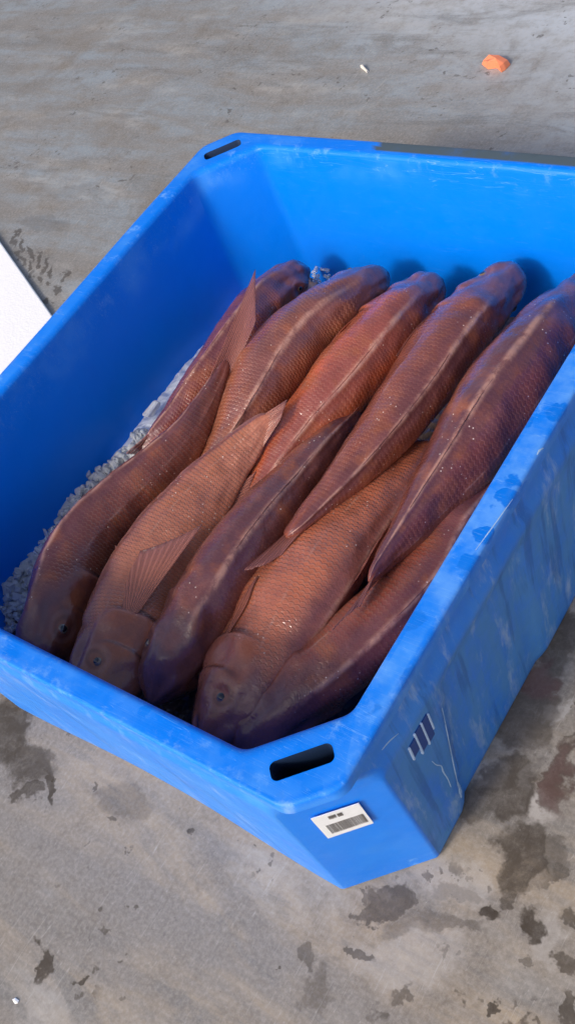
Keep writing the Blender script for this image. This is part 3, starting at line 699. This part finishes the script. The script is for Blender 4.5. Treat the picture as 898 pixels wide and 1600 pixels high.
Z = lambda pts, zs: [(x, y, h, z) for (x, y, h), z in zip(pts, zs)]
zi = lambda n_, *v: list(np.interp(np.linspace(0, 1, n_), np.linspace(0, 1, len(v)), v))
def fish(label, pts, zs, *a, **k): return make_fish(label, Z(pts, zi(len(pts), *zs)), *a, **k)

# far row, heads against the far wall
fish("leftmost fish of the far row, slim pinkish back along the left wall",
     [(484, 420, 14), (458, 436, 31), (415, 478, 40), (375, 535, 45), (335, 590, 41), (295, 642, 35), (255, 686, 25), (222, 716, 14)], (-.20, -.19, -.195, -.21, -.22), (-20, 0), (0.27, 0.062, 0.056, 0.8), seed=1, k_=.72)
fish("second fish from left in far row, brown scaly back with pale curved line",
     [(607, 428, 16), (578, 445, 33), (528, 480, 46), (472, 527, 56), (425, 582, 57), (388, 640, 48), (355, 692, 32), (322, 738, 20), (296, 775, 12)], (-.19, -.17, -.185, -.205, -.225), (-32, -40), (0.31, 0.098, 0.048, 0.85), seed=2, k_=.74)
fish("third fish from the left in the far row, the most orange back of all",
     [(689, 438, 16), (662, 459, 34), (617, 502, 47), (570, 557, 54), (520, 617, 51), (475, 667, 44), (430, 722, 34), (398, 768, 24), (372, 808, 12)], (-.19, -.17, -.185, -.21, -.225), (-40, -45), (0.48, 0.1, 0.036, 0.6), seed=3, k_=.74)
# near row, heads towards the near wall
fish("leftmost fish of near row, dark bluish back beside ice, raised pink tail",
     [(50, 1064, 26), (70, 1016, 47), (97, 952, 58), (120, 892, 61), (153, 840, 59), (198, 790, 51), (252, 733, 41), (298, 680, 31), (328, 628, 21), (346, 588, 14), (356, 560, 10)], (-.20, -.19, -.185, -.165, -.13), (8, 15), (0.16, 0.042, 0.032, 0.8),
     tail=[(399, 421, -.06), (399, 468, -.08), (400, 500, -.09)], seed=4, k_=.72)
fish("third fish from left in near row, back up, blunt dark purple snout",
     [(236, 1102, 26), (262, 1052, 49), (300, 990, 59), (335, 935, 62), (372, 875, 60), (415, 815, 53), (455, 765, 43), (495, 715, 34), (530, 675, 23), (560, 645, 13)], (-.205, -.20, -.195, -.20, -.215), (-28, -35), (0.155, 0.05, 0.042, 0.4), seed=6, k_=.76)
fish("second fish from left in near row, on its side with gill cover showing",
     [(140, 1120, 32), (166, 1060, 58), (194, 995, 65), (216, 930, 62), (248, 875, 61), (285, 820, 56), (325, 765, 43), (360, 722, 33), (386, 692, 26), (406, 668, 18), (425, 648, 9)], (-.19, -.185, -.175, -.155, -.13), (62, 60), (0.43, 0.155, 0.092, 1.0),
     tail=[(449, 624, -.12), (446, 632, -.12), (438, 655, -.125)], seed=5, k_=.56, hd=1.5, pect=[(180, 852, -.152), (204, 862, -.142), (236, 856, -.138), (276, 840, -.136), (316, 820, -.138)])
fish("fourth fish from left in near row, orange scaly flank with pale ridge",
     [(322, 1184, 28), (350, 1124, 54), (386, 1062, 68), (420, 1000, 70), (456, 940, 74), (500, 880, 69), (545, 825, 56), (590, 775, 43), (630, 730, 30), (665, 690, 16)], (-.205, -.195, -.185, -.195, -.215), (-74, -66), (0.47, 0.138, 0.07, 1.0), seed=7, k_=.64)
fish("rightmost fish of near row, orange cheek, squeezed against the right wall",
     [(362, 1188, 22), (404, 1146, 46), (468, 1084, 56), (534, 1030, 58), (600, 967, 56), (656, 908, 54), (692, 835, 54), (735, 785, 42), (775, 738, 26)], (-.215, -.205, -.195, -.21, -.225), (-45, -40), (0.27, 0.066, 0.04, 0.7), seed=8, k_=.80)
fish("fourth fish from left in far row, purple-brown back, thin tail",
     [(815, 423, 16), (787, 446, 35), (737, 495, 46), (690, 551, 53), (645, 616, 51), (600, 676, 45), (550, 735, 34), (503, 784, 24), (466, 822, 15), (448, 838, 11)], (-.18, -.16, -.16, -.15, -.135), (-42, -48), (0.22, 0.06, 0.038, 0.4),
     tail=[(381, 891, -.135), (410, 884, -.135), (440, 868, -.14)], seed=9, k_=.74)
fish("rightmost and largest fish of far row, dark maroon back",
     [(925, 436, 14), (900, 470, 38), (855, 532, 58), (806, 602, 70), (756, 670, 69), (706, 740, 56), (656, 805, 38), (617, 856, 24), (591, 888, 14), (576, 908, 9)], (-.17, -.155, -.155, -.14, -.118), (-12, -10), (0.145, 0.038, 0.028, 0.28),
     tail=[(519, 984, -.112), (545, 958, -.115), (562, 948, -.12)], seed=10, k_=.76)

# ------------------------------------------------------------------ things on the floor
g = NT("white_foam", .7); P = g.pos(); g.out(Base_Color=g.mix(g.noise(P, 60, 3), (.88, .88, .88), (.93, .93, .93)), Normal=g.bump(g.vor(P, 160), .15, .003))
pb = at(80, 490, .03); pa = at(7, 386, .03); d = nrmz((pb - pa) * np.array([1, 1, 0])); nl = np.array([d[1], -d[0], 0]); nl = nl if nl @ (np.array([-1, 0, 0])) > 0 else -nl
P0 = pa - d * .6; bm = bmesh.new()
V, Fc = box_mesh(np.array([P0[0], P0[1], .002]), d * 1.25, nl * .5, np.array([0, 0, .010]))
sl_ = mesh_obj("foam_sheet", V, Fc, g.m, None, False); bevelled(sl_, .004, 3)
c0 = np.array([P0[0], P0[1], 0]); sl_.data.transform(Matrix.Translation(-Vector(c0))); sl_.location = c0
tag(sl_, "bright white flat board lying on the floor left of the blue bin", "board")
def scrap(name, pts, h, mat, label, cat, seed):
    r = random.Random(seed); b0 = np.mean([at(x, y, 0) for x, y in pts], axis=0); bm = bmesh.new(); lo = []; hi = []
    for x, y in pts:
        p = at(x, y, 0) - b0; lo.append(bm.verts.new((p[0], p[1], .001))); hi.append(bm.verts.new((p[0] * .85, p[1] * .85, h * r.uniform(.5, 1.2))))
    m = len(pts)
    for k in range(m): bm.faces.new((lo[k], lo[(k + 1) % m], hi[(k + 1) % m], hi[k]))
    c = bm.verts.new((0, 0, h * 1.2))
    for k in range(m): bm.faces.new((hi[k], hi[(k + 1) % m], c))
    bm.faces.new(lo[::-1]); bmesh.ops.recalc_face_normals(bm, faces=bm.faces)
    me = bpy.data.meshes.new(name); bm.to_mesh(me); bm.free(); me.materials.append(mat)
    o = bpy.data.objects.new(name, me); COL.objects.link(o); o.location = b0; tag(o, label, cat); return o
scrap("orange_scrap", [(752, 101), (764, 97), (782, 97), (797, 101), (790, 109), (783, 114), (776, 107), (762, 109)], .02, NT("orange_plastic", .5).out(Base_Color=(.95, .28, .13)), "small bright orange scrap on the floor beyond the far side of the bin", "scrap", 1)
scrap("pale_chip", [(563, 106), (567, 105), (576, 112), (574, 115), (568, 110)], .008, NT("pale_flake", .6).out(Base_Color=(.75, .70, .62)), "tiny pale sliver on the floor beyond the far edge of the bin", "chip", 2)
scrap("white_crumb", [(20, 1562), (25, 1559), (31, 1563), (29, 1568), (24, 1569)], .002, NT("white_flake", .6).out(Base_Color=(.85, .85, .82)), "tiny white crumb on the floor at the near left", "crumb", 3)
